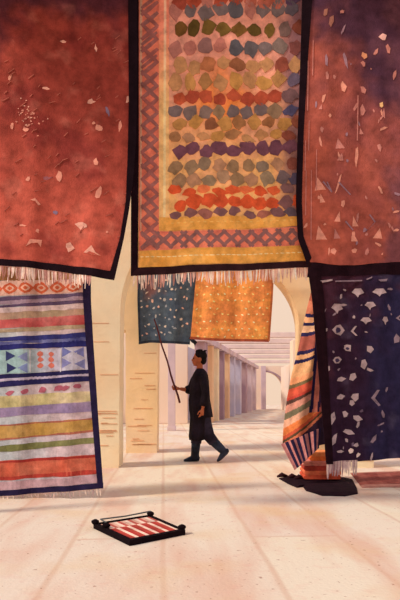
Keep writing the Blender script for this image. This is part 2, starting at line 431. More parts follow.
for k in range(46):
    a = random.gauss(0, 1); b = random.gauss(0, 1); rg.blob(fi, 29 + a * 6, 117 + b * 8 + a * 2, random.uniform(1, 3), random.uniform(1, 2.4), random.choice([pk, pl, (200, 120, 104)]), 6, .3)
for k in range(60):
    x, y = random.uniform(0, 124), random.uniform(35, 250)
    L = random.uniform(3, 9); a = random.uniform(-.9, -.3)
    rg.poly(fi, [(x, y), (x + L * cos(a), y + L * sin(a)), (x + L * cos(a) + .4, y + L * sin(a) + .6), (x + .3, y + .7)][::-1], (176, 88, 74))
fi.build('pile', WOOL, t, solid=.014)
bo = MB(True); rg.strip(bo, bot_in, bot_out, BLK, .008, 40); rg.strip(bo, right_out, right_in, BLK, .0085, 50)
bo.build('border', WOOL, t, solid=.016)
rg.fringe((-30, 262), (92, 274), 9, 16, 70, t, [(228, 190, 170), (206, 150, 140), (180, 120, 110), (236, 210, 196)], w=1.5)

# 2 -- centre carpet
t = rug_thing('tall orange carpet with rows of coloured lozenges in a lattice border', 'carpet', 220, 270, 5.0)
rg = Rug(5.0, .012, .075, .3, 1.2, .0)
def f_mid(x, y):
    c = mixc((214, 146, 126), (238, 176, 112), sstep(40, 190, y))
    c = mixc(c, (236, 132, 62), .9 * sstep(.35, 1, 1 - math.hypot((x - 222) / 62, (y - 100) / 75) + .3 * fbm(x, y, 30)))
    c = mixc(c, (206, 150, 134), .35 * sstep(0, .4, fbm(x, y, 30, 4)))
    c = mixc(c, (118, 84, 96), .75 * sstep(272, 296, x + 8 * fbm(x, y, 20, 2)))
    return c
bl = [(131, -14), (131.5, 150), (131, 275)]
b0 = [(131, 275), (200, 271), (311, 267)]
fi = MB(True)
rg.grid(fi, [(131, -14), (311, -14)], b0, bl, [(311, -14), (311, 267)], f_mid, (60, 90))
# left lattice band, cream bar, lower bands
def sal(x, y): return mixc((226, 132, 104), (206, 110, 92), .5 + fbm(x, y, 14))
def gold(x, y): return mixc((212, 150, 66), (228, 172, 92), .5 + fbm(x, y, 12, 3))
rg.strip(fi, [(139, -14), (139, 262)], [(159, -14), (159, 262)], sal, .003, 60, 4)
rg.strip(fi, [(159, -14), (159, 228)], [(169, -14), (169, 226)], lambda x, y: mixc((226, 134, 110), (234, 184, 122), sstep(10, 120, y)), .0034, 50, 3)
rg.strip(fi, [(164, -14), (163, 228)], [(166.5, -14), (165.5, 226)], lambda x, y: mixc((236, 180, 150), (240, 204, 150), sstep(10, 120, y)), .0038, 50, 1)
rg.strip(fi, [(140, -14), (140, 262)], [(142.5, -14), (141.5, 262)], (206, 160, 132), .0042, 50, 1)
rg.strip(fi, [(159, 217), (200, 217), (306, 214)], [(159, 230), (200, 230), (306, 226)], gold, .004, 50, 3)
rg.strip(fi, [(139, 231), (200, 231), (309, 227)], [(139, 251), (200, 248), (309, 246)], sal, .0045, 50, 4)
rg.strip(fi, [(139, 251), (200, 248), (309, 246)], [(139, 268), (200, 264), (309, 261)], gold, .005, 50, 3)
LT = (146, 100, 96)
def bar(x0, y0, x1, y1, w, c, off=.006):
    d = math.hypot(x1 - x0, y1 - y0); nx, ny = -(y1 - y0) / d * w / 2, (x1 - x0) / d * w / 2
    k = random.uniform(.8, 1.2)
    pts = [(x0 + nx, y0 + ny), ((x0 + x1) / 2 + nx * 1.4 * k, (y0 + y1) / 2 + ny * 1.4 * k), (x1 + nx, y1 + ny), (x1 - nx, y1 - ny), ((x0 + x1) / 2 - nx * 1.4, (y0 + y1) / 2 - ny * 1.4), (x0 - nx, y0 - ny)]
    rg.poly(fi, pts, c, off, True)
y = 4
while y < 246:
    j = random.uniform(-1.5, 1.5)
    c1 = mixc(LT, (170, 96, 90), random.random() * .6); c2 = mixc(LT, (170, 96, 90), random.random() * .6)
    bar(141.5, y + 12 + j, 158, y - 2 + j, 3.0, c1, .006)
    if 85 < y or random.random() < .3: bar(141.5, y - 4 + j, 158, y + 12 + j, 2.8, c2, .0066)
    else: bar(141.5, y + 5 + j, 157, y - 8 + j, 2.4, c2, .0066)
    y += 13.5 if y > 85 else 12
x = 150
while x < 306:
    j = random.uniform(-1, 1); ym = 240 - (x - 150) * .02
    bar(x - 9 + j, ym + 8, x + 9 + j, ym - 8, 2.8, mixc(LT, (120, 92, 92), .5), .006)
    bar(x - 9 + j, ym - 8, x + 9 + j, ym + 8, 2.8, mixc(LT, (120, 92, 92), .3), .0066)
    x += 13.5
for k in range(30):
    x = 142 + k * 5.4; rg.blob(fi, x, 257 - (x - 140) * .025, 4 + random.random() * 2, 1.4, (240, 206, 150), 6, .3, off=.006)
for k in range(20):
    x = 172 + k * 6.6; rg.blob(fi, x, 223 - (x - 160) * .02, 4, 1.6, (236, 184, 104), 6, .3, off=.006)
# rows of lozenges
olv, brn, tan, och = (112, 88, 44), (136, 88, 62), (182, 134, 92), (190, 140, 78)
blg, mav, dbl, rdb = (114, 100, 100), (176, 112, 100), (84, 82, 88), (166, 76, 56)
dkp, gol, tng, red, gpl = (112, 72, 86), (146, 118, 88), (172, 130, 100), (206, 88, 52), (124, 88, 90)
nvy = (70, 68, 106)
rows = [(-8, [brn, blg]), (1, [rdb, (150, 70, 56), rdb, mav]), (11, [blg, dbl, mav, blg, blg]), (29, [(84, 68, 34), olv, olv, (116, 80, 42)]), (48, [mav, mav, mav, dbl, dbl, blg, blg, gol]),
        (66, [tan, tan, (176, 110, 74), tan, brn]), (82, [och, tan, och, (160, 116, 74), tan]), (98, [rdb, (176, 84, 60), rdb, (184, 88, 60)]),
        (112, [blg, blg, (120, 104, 104), gol]), (124, [och, (168, 124, 78), och, brn]), (137, [tan, och, (156, 110, 70), tng]), (150, [dkp, dkp, (104, 66, 80), dkp]),
        (166, [gol, gol, (128, 112, 96), tng]), (179, [tng, gol, tng, (146, 128, 104)]), (191, [red, (220, 120, 76), red]), (203, [red, red, (196, 84, 52), red]), (213, [gpl, gpl, (160, 100, 84), gpl])]
for ri, (ry, cl) in enumerate(rows):
    merged = ry in (98, 150, 203)
    st = 14.6 if not merged else 13.6
    x = 175 + (ri % 2) * 5; k = 0
    while x < 301:
        c = cl[min(len(cl) - 1, int(k * len(cl) / 9.2))] if ry == 48 else cl[(k + ri) % len(cl)]
        c = mixc(c, random.choice(cl), random.random() * .5)
        if x > 281: c = mixc(random.choice([nvy, (116, 92, 100), c, (126, 62, 56), (92, 84, 96)]), c, .25)
        w = st * random.uniform(.92, 1.22) * (1.2 if merged else 1); h = {213: 10, 191: 10, 137: 11}.get(ry, 18 if ry < 90 else 15) * random.uniform(.85, 1.12)
        rg.blob(fi, x, ry + random.uniform(-2.2, 2.2) - (x - 180) * .01, w, h, c, 11, .2, .6, off=.0048 + (k % 3) * .0005, rot=random.uniform(-.35, .35))
        x += st * random.uniform(.9, 1.08); k += 1
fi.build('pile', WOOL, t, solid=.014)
bo = MB(True)
rg.strip(bo, shift(bl, 0, 0), [(139, -14), (139, 150), (138, 268)], BLK, .009, 50)
rg.strip(bo, [(131, 268), (200, 265), (311, 261.5)], [(131, 276), (200, 272), (311, 267.5)], (44, 26, 30), .0085, 50)
bo.build('border', WOOL, t, solid=.017)
rg.fringe((134, 274), (308, 267), 9, 16, 88, t, [(236, 206, 188), (214, 172, 156), (190, 140, 128), (240, 220, 206)], w=1.4)

# 3 -- maroon carpet, upper right
t = rug_thing('large maroon carpet with plum upper end and pink shards hanging upper right', 'carpet', 350, 262, 4.88)
rg = Rug(4.88, .015, .1, 2.2, 1.16)
def f_mar(x, y):
    c = mixc((136, 66, 64), (176, 82, 62), sstep(30, 250, y) * .6 + sstep(360, 308, x) * .5 + .5 * fbm(x, y, 35, 2))
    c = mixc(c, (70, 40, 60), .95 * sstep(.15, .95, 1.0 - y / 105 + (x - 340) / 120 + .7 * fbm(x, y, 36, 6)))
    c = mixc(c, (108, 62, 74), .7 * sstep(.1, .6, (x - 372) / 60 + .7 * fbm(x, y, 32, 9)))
    return c
fi = MB(True)
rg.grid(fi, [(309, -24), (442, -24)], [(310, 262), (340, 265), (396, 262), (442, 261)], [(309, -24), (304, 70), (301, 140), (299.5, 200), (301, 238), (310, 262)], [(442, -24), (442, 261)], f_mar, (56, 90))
sh = (216, 138, 116); s2 = (190, 116, 106); s3 = (150, 110, 124)
def tri(*p, c=sh): rg.poly(fi, list(p), c, .004, True)
for (x, y, w, h, c) in [(325,14,5,9,(160,100,84)),(331,22,5,12,(150,94,80)),(342,12,6,5,s2),(343,30,3,16,s3),(383,38,7,10,(226,168,160)),(388,50,4,12,s2),(365,55,8,7,(216,140,100)),(364,63,4,8,s2),(326,60,4,18,s3),
        (327,77,4,12,s2),(343,88,6,15,sh),(364,89,6,10,s2),(345,60,3,20,s3),(363,110,5,12,s2),(383,129,10,4,sh),(357,155,4,24,sh),(379,148,5,9,s2),(338,185,2.2,26,sh),(380,190,3,12,sh),(333,251,8,8,sh),(355,250,7,6,sh),
        (378,245,10,3,sh),(395,231,10,3,sh),(396,212,9,3,sh),(397,195,8,3,s3),(320,142,3,12,sh),(321,130,4,8,s2),(356,106,3,10,s2),(306,225,3,8,sh),(381,106,5,6,(222,170,110)),(376,52,4,8,s2),(394,75,4,10,s2),(318,198,3,4,sh)]:
    rg.blob(fi, x, y, w, h, c, 5, .35, .35, rot=random.uniform(-.5, .5))
for (x, y, s) in [(340,145,8),(340,158,6),(320,186,10),(322,200,7),(321,235,11),(337,218,8),(337,235,8),(356,222,8),(355,237,8),(377,235,8),(362,131,5),(320,108,4)]:
    r_ = random.uniform(.35, .6); e = random.choice((-1, 1))
    tri((x - e * s * .3, y - s * .8), (x - e * s * r_, y + s * .5), (x + e * s * r_, y + s * .45), c=random.choice([sh, sh, s2]))
for k in range(34):
    x, y = 314 + random.random() * 84, 60 + random.random() * 195
    rg.blob(fi, x, y, random.uniform(1.2, 4), random.uniform(3, 10), random.choice([s2, sh, s2, s3]), 5, .45, .3, rot=random.uniform(-.5, .5))
for x, y0, y1 in [(308,60,110),(309,120,150),(306,170,215),(313,40,75),(311,170,240),(305.5,140,170),(316,150,190),(358,95,140)]:
    rg.poly(fi, [(x, y0), (x + .7, y0), (x + .2, y1), (x - .6, y1)], s2)
for (x, y, dx, dy) in [(322,183,9,10),(331,193,-5,-10),(338,183,12,12),(365,233,9,-10),(374,223,-5,-8),(345,222,8,8)]:
    rg.poly(fi, [(x, y), (x + dx, y + dy), (x + dx + 1, y + dy - .5), (x + 1, y - 1)], s3)
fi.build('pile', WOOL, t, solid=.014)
bo = MB(True)
rg.strip(bo, [(303, -24), (300.5, 70), (298, 140), (296.5, 200), (298.5, 238), (307, 265)], [(314, -24), (308, 60), (304, 130), (302, 200), (303.5, 235), (311, 258)], BLK, .009, 50)
bo.build('border', WOOL, t, solid=.017)

# 4 -- striped kilim, lower left
t = rug_thing('striped kilim of lilac, navy, gold and red bands with navy border', 'kilim', 40, 490, 5.8, 'striped_kilim')
rg = Rug(5.8, .012, .11, .5, 1.0)
K0, K1 = -48, 100
def redge(y):     # outer right edge
    pts = [(262, 92), (280, 91), (300, 91), (340, 93), (400, 97), (487, 103)]
    for (a, xa), (b, xb) in zip(pts, pts[1:]):
        if y <= b: return xa + (xb - xa) * (y - a) / (b - a)
    return 103
def lav(x, y): return mixc((206, 184, 192), (186, 196, 204), sstep(70, 0, x + 20 * fbm(x, y, 20)))
fi = MB(True)
rg.grid(fi, [(K0, 262), (90, 262)], [(K0, 494), (0, 491), (99, 484)], [(K0, 262), (K0, 494)], [(90, 262), (89, 300), (91, 340), (95, 400), (99, 484)], lav, (50, 60))
def band(y0l, y1l, y0r, y1r, c, off=.003):
    w = 0.6
    a, b = [], []
    for k in range(13):
        u = k / 12; x = K0 + (redge(y0r) - 5 - K0) * u; v = max(0, min(1, (x + 0) / 95.0)); v = x / 95.0
        a.append((x, y0l + (y0r - y0l) * v + random.uniform(-w, w))); b.append((x, y1l + (y1r - y1l) * v + random.uniform(-w, w)))
    rg.strip(fi, a, b, c, off, 36, 2)
def two(c1, c2, s=25, seed=1): return lambda x, y: mixc(c1, c2, .5 + 1.2 * fbm(x, y, s, seed))
band(262, 281, 262, 279, two((150, 96, 54), (176, 124, 70)))
band(281, 296, 279, 292, (226, 178, 160))
band(297, 301, 292, 296, (96, 78, 112)); band(301, 305, 296, 299, (160, 136, 158)); band(305, 308, 299, 303, (92, 74, 108))
band(308, 313, 303, 308, (212, 188, 190))
band(313, 320, 308, 314, two((158, 144, 112), (190, 150, 130)))
band(320, 329, 314, 324, two((184, 66, 70), (206, 110, 108), 18))
band(329, 333, 324, 328, (176, 156, 128))
band(338, 342, 332, 337, (52, 56, 132)); band(342, 345, 337, 340, two((120, 126, 180), (70, 76, 150), 8)); band(345, 350, 340, 346, (44, 46, 122))
band(350.5, 374, 346.5, 369, lambda x, y: mixc((150, 190, 196), (190, 190, 214), sstep(15, 55, x)))
band(375, 379, 369, 373, (42, 40, 92)); band(379, 381.5, 373, 375.5, (186, 176, 206)); band(381.5, 387, 375.5, 381, (44, 42, 98))
band(396, 408, 391, 401, two((190, 180, 122), (218, 200, 160), 18))
band(408, 417, 401.5, 411, two((142, 122, 168), (166, 146, 182)))
band(425, 440, 418, 431, two((184, 140, 62), (206, 164, 96), 30)); band(425, 426.5, 418, 419.5, (176, 100, 80), .0036); band(439, 440.5, 430, 431.5, (176, 100, 80), .0036)
band(446, 452, 437, 443.5, two((104, 110, 58), (134, 134, 84)))
band(461, 480, 455, 474, two((204, 84, 58), (216, 116, 88), 20)); band(461, 463.5, 455, 457.5, (176, 52, 46), .0036); band(477, 480.5, 470, 474, (190, 62, 52), .0036)
band(482, 491, 476, 483, (196, 158, 168))
for x in (-38, -22, -6, 10, 26, 41, 57, 73.5):                       # orange chain of rings
    for (w, h, c, o) in ((17, 12, (216, 96, 58), .0045), (10, 7, (232, 176, 150), .005), (5, 4, (216, 96, 58), .0055)):
        rg.blob(fi, x, 288.5 - x * .02, w, h, c, 8, .08, .6, off=o)
def tr(x, y, s, c, up=1, hz=0):
    p = [(x - s, y + up * s), (x + s, y + up * s), (x, y - up * s)] if not hz else [(x - hz * s, y - s), (x - hz * s, y + s), (x + hz * s, y)]
    rg.poly(fi, p, c, .0045, True)
for (x, y, c, h) in [(11,356,(56,66,122),1),(12,368,(50,56,112),1),(23,357,(130,146,200),-1),(23,368,(120,140,196),-1),(67,352,(110,118,186),1),(79,352,(120,126,196),-1),(67,363,(134,136,200),1),(80,364,(124,130,190),-1),(-20,357,(56,66,122),1),(-20,369,(56,66,122),1)]:
    tr(x, y, 5.0, c, 1, h)
for x in (40, 51, -36):
    for y in (354, 359.5, 365.5): rg.blob(fi, x, y, 6.5, 5.6, (212, 112, 96), 8, .2, .5, off=.0045)
for (x, y) in [(-18,395),(-4, 394),(10,393),(25,391.5),(42,390),(58,388.5),(66,388),(78,386)]:
    rg.blob(fi, x, y, 9, 5.5, (184, 94, 116), 9, .3, .3, off=.0045, rot=-.3)
for x in (30, 60): rg.poly(fi, [(x, 349), (x + .8, 349), (x + .8, 372), (x, 372)], (216, 216, 224), .005)
fi.build('weave', WOOL, t, solid=.01)
bo = MB(True)
NV = (42, 34, 72)
rg.strip(bo, [(redge(y) , y) for y in (262, 280, 300, 340, 370, 400, 430, 460, 488)], [(redge(y) - 8 + (y - 262) / 90, y) for y in (262, 280, 300, 340, 370, 400, 430, 460, 488)], NV, .007, 50)
rg.strip(bo, [(K0, 494), (0, 490.5), (103, 483)], [(K0, 500), (0, 496), (103, 488.5)], NV, .0075, 50)
bo.build('border', WOOL, t, solid=.014)
rg.fringe((K0 + 2, 500), (103, 488), 3, 9, 34, t, [(238, 216, 196), (216, 186, 176), (190, 160, 160)], w=1.0)

# 5 -- dark indigo carpet, lower right
t = rug_thing('dark indigo carpet scattered with grey shards hanging lower right', 'carpet', 365, 465, 6.2)
rg = Rug(6.2, .014, .12, 1.4, .95)
def f_ind(x, y):
    c = mixc((52, 30, 54), (46, 42, 80), sstep(345, 400, x + 25 * fbm(x, y, 30)))
    c = mixc(c, (84, 42, 56), .55 * sstep(.1, .6, 1 - (y - 270) / 110 - (x - 320) / 90 + .9 * fbm(x, y, 26, 5)))
    c = mixc(c, (96, 88, 116), .5 * sstep(.25, .6, fbm(x, y, 24, 11)))
    return c
lft = [(306, 254), (312, 300), (319, 380), (326, 464)]
fi = MB(True)
rg.grid(fi, [(306, 254), (438, 252)], [(326, 464), (350, 462), (400, 458), (438, 456)], lft, [(438, 252), (438, 456)], f_ind, (46, 60))
g1 = (182, 160, 168); g2 = (150, 128, 146)
def fan(x, y, w, h, c=g1): rg.poly(fi, [(x - w/2, y - h * .1), (x - w * .25, y - h/2), (x + w * .25, y - h/2), (x + w/2, y), (x + w * .1, y + h * .2), (x, y + h/2), (x - w * .2, y + h * .15)], c)
fan(358, 293, 12, 9); fan(379, 293, 14, 8); fan(366, 321, 11, 7); fan(370, 306, 11, 8); fan(337, 309, 12, 10); fan(385, 321, 6, 8)
for (x, y, w, h, c) in [(343,305,9,4,g1),(397,339,9,9,g2),(370,349,7,8,g1),(364,364,6,10,g1),(370,370,7,4,g1),(341,379,10,6,g1),(353,377,7,10,g1),(340,397,9,5,g1),(355,397,10,8,g1),(352,403,5,8,g1),
        (332,417,6,16,g1),(346,414,6,9,g1),(357,418,10,6,g1),(358,425,3,8,g1),(349,432,10,6,g1),(383,415,3,9,g2),(381,424,10,2,g2),(333,440,6,22,g1),(341,452,10,4,g1),(351,451,6,6,(232,208,204)),(358,455,5,5,(232,208,204)),
        (356,445,5,5,g1),(373,439,5,12,g2),(371,456,3,10,g1),(348,347,6,9,g1),(389,308,3,7,g2),(390,289,7,3,g2),(341,297,2.5,7,g1),(345,290,5,2.5,g1),(354,317,4,4,g1),(366,332,3.5,2,g1),(326,330,4,5,g1),(323,315,2.5,14,g2),(326,352,2,4,g1),
        (328,369,3,8,g1),(347,440,3,5,g1),(333,352,3,3,g2)]:
    rg.blob(fi, x, y, w, h, c, 5, .35, .3, rot=random.uniform(-.5, .5))
for (x, y, s) in ((338, 330, 14), (337, 360, 10), (348, 348, 8)):
    rg.blob(fi, x, y, s, s, g1, 6, .15, .8, off=.0045); rg.blob(fi, x, y + .4, s * .5, s * .5, (66, 54, 92), 6, .2, .6, off=.0055)
for k in range(16):
    x, y = 332 + random.random() * 62, 300 + random.random() * 150
    rg.blob(fi, x, y, random.uniform(1, 3), random.uniform(1, 5), random.choice([g2, (110, 90, 116)]), 5, .5, .3, rot=random.random())
def chev(x, y, w, h, c=g1): rg.poly(fi, [(x + w, y - h), (x + w * .6, y - h), (x - w * .2, y), (x + w * .8, y + h), (x + w * 1.1, y + h * .9), (x + w * .3, y)][::-1], c)
chev(352, 331, 5, 5); chev(372, 398, 7, 8, g2); chev(397, 318, 5, 3, g2)
rg.poly(fi, [(320, 281), (332, 279.5), (332, 281), (322, 283)][::-1], g1); rg.poly(fi, [(335, 281), (362, 280), (362, 281.2), (335, 282.2)][::-1], g2)
rg.poly(fi, [(366, 279), (372, 276.5), (372, 278), (367, 280)][::-1], g2); rg.poly(fi, [(378, 280), (387, 279), (386, 281.5), (380, 282)][::-1], g2)
fi.build('pile', WOOL, t, solid=.014)
bo = MB(True)
DK = (36, 16, 26)
rg.strip(bo, shift(lft, 0, 0), [(319, 262), (324, 300), (328.5, 380), (333, 464)], DK, .008, 50)
rg.strip(bo, [(306, 254), (438, 252)], [(306, 277), (360, 275), (438, 274)], DK, .0085, 50)
bo.build('border', WOOL, t, solid=.016)
rg.fringe((327, 462), (357, 460), 9, 17, 26, t, [(206, 176, 176), (178, 140, 146), (228, 200, 190)], w=1.3)

# 6,7 -- the two small rugs hung under the archway
t = rug_thing('small blue green rug with pale flecks hanging behind the stick tip', 'rug', 168, 343, 10.1, 'hanging_rug')
rg = Rug(10.1, .016, .16, 0, 1.25)
def f_blu(x, y):
    c = mixc((66, 82, 104), (76, 92, 106), .5 + fbm(x, y, 12))
    c = mixc(c, (140, 88, 84), .8 * sstep(.35, 1, 1 - math.hypot((x - 150) / 26, (y - 288) / 22) + .4 * fbm(x, y, 8, 3)))
    return c
fi = MB(True); rg.grid(fi, [(139, 266), (198, 266)], [(140, 343), (150, 341), (190, 343)], [(139, 266), (138.5, 300), (140, 343)], [(198, 266), (193, 310), (190, 343)], f_blu, (24, 28))
for k in range(60):
    x, y = 143 + (k % 9) * 5.6 + random.uniform(-2, 2), 281 + (k // 9) * 9 + random.uniform(-2.5, 2.5)
    if x < 189: rg.blob(fi, x, y, random.uniform(1.5, 3.6), random.uniform(1.5, 4), random.choice([(206, 190, 176), (170, 170, 170), (150, 158, 168), (214, 170, 150)]), 5, .4, .5, rot=random.random())
fi.build('weave', WOOL, t, solid=.014)
bo = MB(True); rg.strip(bo, [(138, 266), (137.5, 300), (139, 343)], [(140, 266), (139.7, 300), (141, 343)], (44, 52, 66), .006, 20)
rg.strip(bo, [(139, 342), (150, 340), (190, 342)], [(139, 344.5), (150, 342.5), (190, 344.5)], (44, 52, 66), .0065, 20); bo.build('border', WOOL, t, solid=.014)
bo = MB(); p = rg.P(193, 341, .02); bo.tube([p + Vector((-.06, 0, .06)), p, p + Vector((.04, 0, -.03)), p + Vector((.03, 0, -.09))], [.02, .035, .035, .01], 8, rgb((44, 46, 56))); bo.build('tassel', WOOL, t, smooth=True)

t = rug_thing('small orange rug with pale dots hanging beside the blue one', 'rug', 232, 340, 10.02, 'hanging_rug')
rg = Rug(10.02, .016, .15, 2, 1.42)
def f_org(x, y):
    c = mixc((206, 122, 62), (226, 146, 66), .5 + 1.2 * fbm(x, y, 18))
    return mixc(c, (176, 92, 60), .7 * sstep(.0, .7, 1 - (y - 268) / 18 + (x - 262) / 20 + .3 * fbm(x, y, 10)))
fi = MB(True); rg.grid(fi, [(197, 266), (274, 266)], [(190.5, 338), (215, 340), (269, 341)], [(197, 266), (194, 300), (190.5, 338)], [(274, 266), (272, 300), (269, 341)], f_org, (28, 28))
for j in range(9):
    for i in range(11):
        x, y = 197 + i * 7 + (j % 2) * 3.4 + random.uniform(-1, 1), 280 + j * 7 + random.uniform(-1, 1)
        if x < 269 and random.random() < .85: rg.blob(fi, x, y, random.uniform(2, 3.2), random.uniform(1.2, 1.9), random.choice([(244, 206, 130), (240, 190, 110), (248, 222, 160)]), 6, .2, .3, rot=random.choice((-.7, .5, .2)))
fi.build('weave', WOOL, t, solid=.014)
bo = MB(True); rg.strip(bo, [(190, 336.5), (215, 338.5), (269, 339.5)], [(190, 339), (215, 341), (269, 342)], (150, 70, 46), .006, 20)
rg.strip(bo, [(272.5, 266), (270.8, 300), (267.8, 341)], [(274.5, 266), (272.8, 300), (269.8, 341)], (180, 100, 54), .0065, 20); bo.build('border', WOOL, t, solid=.014)

# 8 -- gathered striped kilim hanging behind the indigo carpet
t = rug_thing('gathered striped kilim in orange and pink folds beside the indigo carpet', 'kilim', 305, 460, 6.75, 'draped_kilim')
Lk = [(312, 262), (312, 288), (307, 308), (302, 330), (298, 350), (292, 372), (287, 398), (283.5, 425), (282.5, 444)]
tab = [(262, (176, 92, 70)), (300, (214, 124, 92)), (313, (46, 40, 84)), (316.5, (236, 168, 120)), (322, (46, 40, 84)), (325.5, (232, 180, 140)), (332, (46, 40, 84)), (336, (176, 92, 78)), (351, (46, 40, 84)), (355, (238, 176, 124)),
       (360, (46, 40, 84)), (364, (236, 176, 122)), (378, (240, 160, 110)), (385, (124, 104, 70)), (389, (216, 88, 64)), (398, (206, 70, 58)), (401, (96, 66, 58)), (405, (222, 150, 130)), (413, (122, 114, 88)), (420, (232, 172, 140)), (428, (238, 128, 66)), (436, (206, 84, 56)), (440, (96, 74, 52)), (443, (222, 120, 84)), (447, (60, 40, 60))]
def kc(q):
    c = tab[0][1]
    for a, b in tab:
        if q >= a: c = b
    return c
def kx(y):
    for (xa, a), (xb, b) in zip(Lk, Lk[1:]):
        if y <= b: return xa + (xb - xa) * max(0, (y - a)) / (b - a)
    return 282.5 + (y - 444) * .55
def kP(s, y):
    """s 0..1 across the bundle, y down it"""
    xl = kx(y); w = 6 + 36 * sstep(262, 400, y)
    xr = min(331, xl + max(w, 10) + 8); x = xl + (xr - xl) * s
    Y = 6.75 - (.05 + .10 * sstep(262, 420, y)) * sin(pi * min(1, s * 1.05)) + .022 * sin(s * 14 + y * .03) * sstep(280, 380, y)
    return x, Y
fi = MB(True); NX, NY = 44, 250
def node(i, j):
    s = i / NX; y0 = 262 + (452 - 262) * j / NY
    x, Y = kP(s, y0)
    yy = y0 - 9 * s * sstep(380, 445, y0) if y0 < 453 else y0
    return at(x, yy, Y), x, yy, s, y0
G = [[node(i, j) for j in range(NY + 1)] for i in range(NX + 1)]
for i in range(NX):
    for j in range(NY):
        _, x, yy, s, y0 = G[i][j]
        q = y0 + (x - kx(y0)) * (.55 + .25 * sstep(300, 420, y0)) - 6 * sin(pi * s)
        c = kc(q)
        if 310 < y0 < 415:
            e = (x - (316 - (y0 - 330) * .085))
            if 0 < e < 3.2: c = (44, 36, 80)
            elif 3.2 <= e < 8: c = (226, 130, 112)
            elif e >= 8: c = (52, 34, 70) if int(e / 2.6) % 2 else (216, 112, 100)
        fi.face([G[a][b][0] for a, b in ((i, j), (i, j+1), (i+1, j+1), (i+1, j))], rgb(c, 1.0, .1))
fi.build('weave', WOOL, t, solid=.008, smooth=True)
# turned-up end with stripes running down
fi = MB(True); n = 36
for i in range(n):
    for j in range(8):
        def nd2(a, b):
            u, v = a / n, b / 8
            top = mixp((281.5, 444), (321, 428), u); bt = mixp((295, 470), (319, 448), u)
            p = mixp(top, bt, v); Y = 6.62 - .05 * sin(pi * u) + .018 * sin(u * 20) - .03 * v
            return at(p[0], p[1], Y)
        k = int(i / 2.6) % 2
        c = (48, 38, 74) if k else random.choice([(214, 142, 138), (206, 128, 128)])
        fi.face([nd2(i, j), nd2(i, j+1), nd2(i+1, j+1), nd2(i+1, j)], rgb(c, 1.0, .1))
fi.build('turned_end', WOOL, t, solid=.012)

# ------------------------------------------------------------------ floor pieces
def folded(label, x0, x1, y0, y1, z0, h, cols, skew=0.0, group=None, layers=3):
    """folded textile: stacked rounded layers with a fold roll on the left"""
    t = thing('folded_rug', label, 'folded rug', ((x0 + x1) / 2, (y0 + y1) / 2, z0), group)
    lh = h / layers
    for k in range(layers):
        m = MB(); z = z0 + k * lh
        dx = random.uniform(-.015, .015)
        n = 10; ring = []
        prof = [(0, z), (-.0, z)]
        P = []
        for q in range(n + 1):
            a = -pi / 2 + pi * q / n
            P.append((x0 + dx - cos(a) * lh / 2, z + lh / 2 + sin(a) * lh / 2))
        P = P + [(x1 + dx, z + lh), (x1 + dx, z + .0)]
        A = [(p[0], y0 + skew * (p[0] - x0), p[1]) for p in P]; B = [(p[0] + .02, y1 + skew * (p[0] - x0), p[1]) for p in P]
        c = rgb(cols[k % len(cols)], 1.2)
        for q in range(len(P)): m.face([A[q], A[(q+1) % len(P)], B[(q+1) % len(P)], B[q]], c)
        m.face(A, c); m.face(B[::-1], c)
        m.build('layer', WOOL, t, bevel=.006)
    return t
folded('brick red folded rug lying at the bottom of the small pile', 1.22, 1.62, 6.85, 7.25, 0.035, .15, [(196, 84, 60), (214, 110, 78), (170, 66, 56)])
folded('pinkish folded rug in the middle of the small pile', 1.20, 1.60, 6.88, 7.24, 0.186, .055, [(206, 130, 116)], layers=2)
folded('bright orange folded rug on top of the small pile', 1.30, 1.62, 6.90, 7.22, 0.242, .10, [(222, 116, 62), (230, 140, 86)], layers=2)

# near-black sheet standing in for floor shade under the indigo carpet
t = thing('floor_sheet', 'nearly black crumpled sheet painting in the floor shade under the indigo carpet', 'rug', (1.3, 6.5, 0))
out = [(279, 479), (290, 477), (303, 479), (330, 475), (352, 480), (356, 487), (358, 494), (345, 496.5), (322, 496), (306, 491), (303, 487), (297, 488), (288, 484)]
m = MB(); top = []; low = []
for x, y in out:
    g = ground(x, y); low.append(g); top.append(g + Vector((0, 0, .012)))
cx = sum((p.x for p in low)) / len(low); cy = sum((p.y for p in low)) / len(low); cc = rgb((34, 18, 26), 1.2)
k_ = len(out); NR = 7
def rp(i, r):
    i %= k_ * 3; a = top[i // 3]; b = top[(i // 3 + 1) % k_]; p = a.lerp(b, (i % 3) / 3.0)
    w_ = .025 * noise.noise(Vector((i * .9, 3, 0))) if r == 0 else 0
    q = Vector((p.x + (cx - p.x) * (r / NR + w_), p.y + (cy - p.y) * (r / NR + w_), 0))
    q.z = .012 + .012 * min(1, r) + .012 * max(0, noise.noise(Vector((q.x * 9, q.y * 7, 1)))) * min(1, r)
    return q
for i in range(k_ * 3):
    a, b = rp(i, 0), rp(i + 1, 0)
    m.face([Vector((a.x, a.y, 0)), Vector((b.x, b.y, 0)), b, a], cc)
    for r in range(NR - 1): m.face([rp(i, r), rp(i + 1, r), rp(i + 1, r + 1), rp(i, r + 1)], cc)
    m.face([rp(i, NR - 1), rp(i + 1, NR - 1), Vector((cx, cy, .03))], cc)
m.build('pile', WOOL, t)
m = MB()
for x, y in ((282, 479), (292, 480), (299, 481)):
    g = ground(x, y); m.tube([g + Vector((-.06, -.02, .03)), g + Vector((0, 0, .05)), g + Vector((.07, .03, .03))], [.012, .03, .012], 7, rgb((56, 30, 36)))
tag(m.build('tassel', WOOL, t, smooth=True), 'small dark knotted tassels at the left corner')

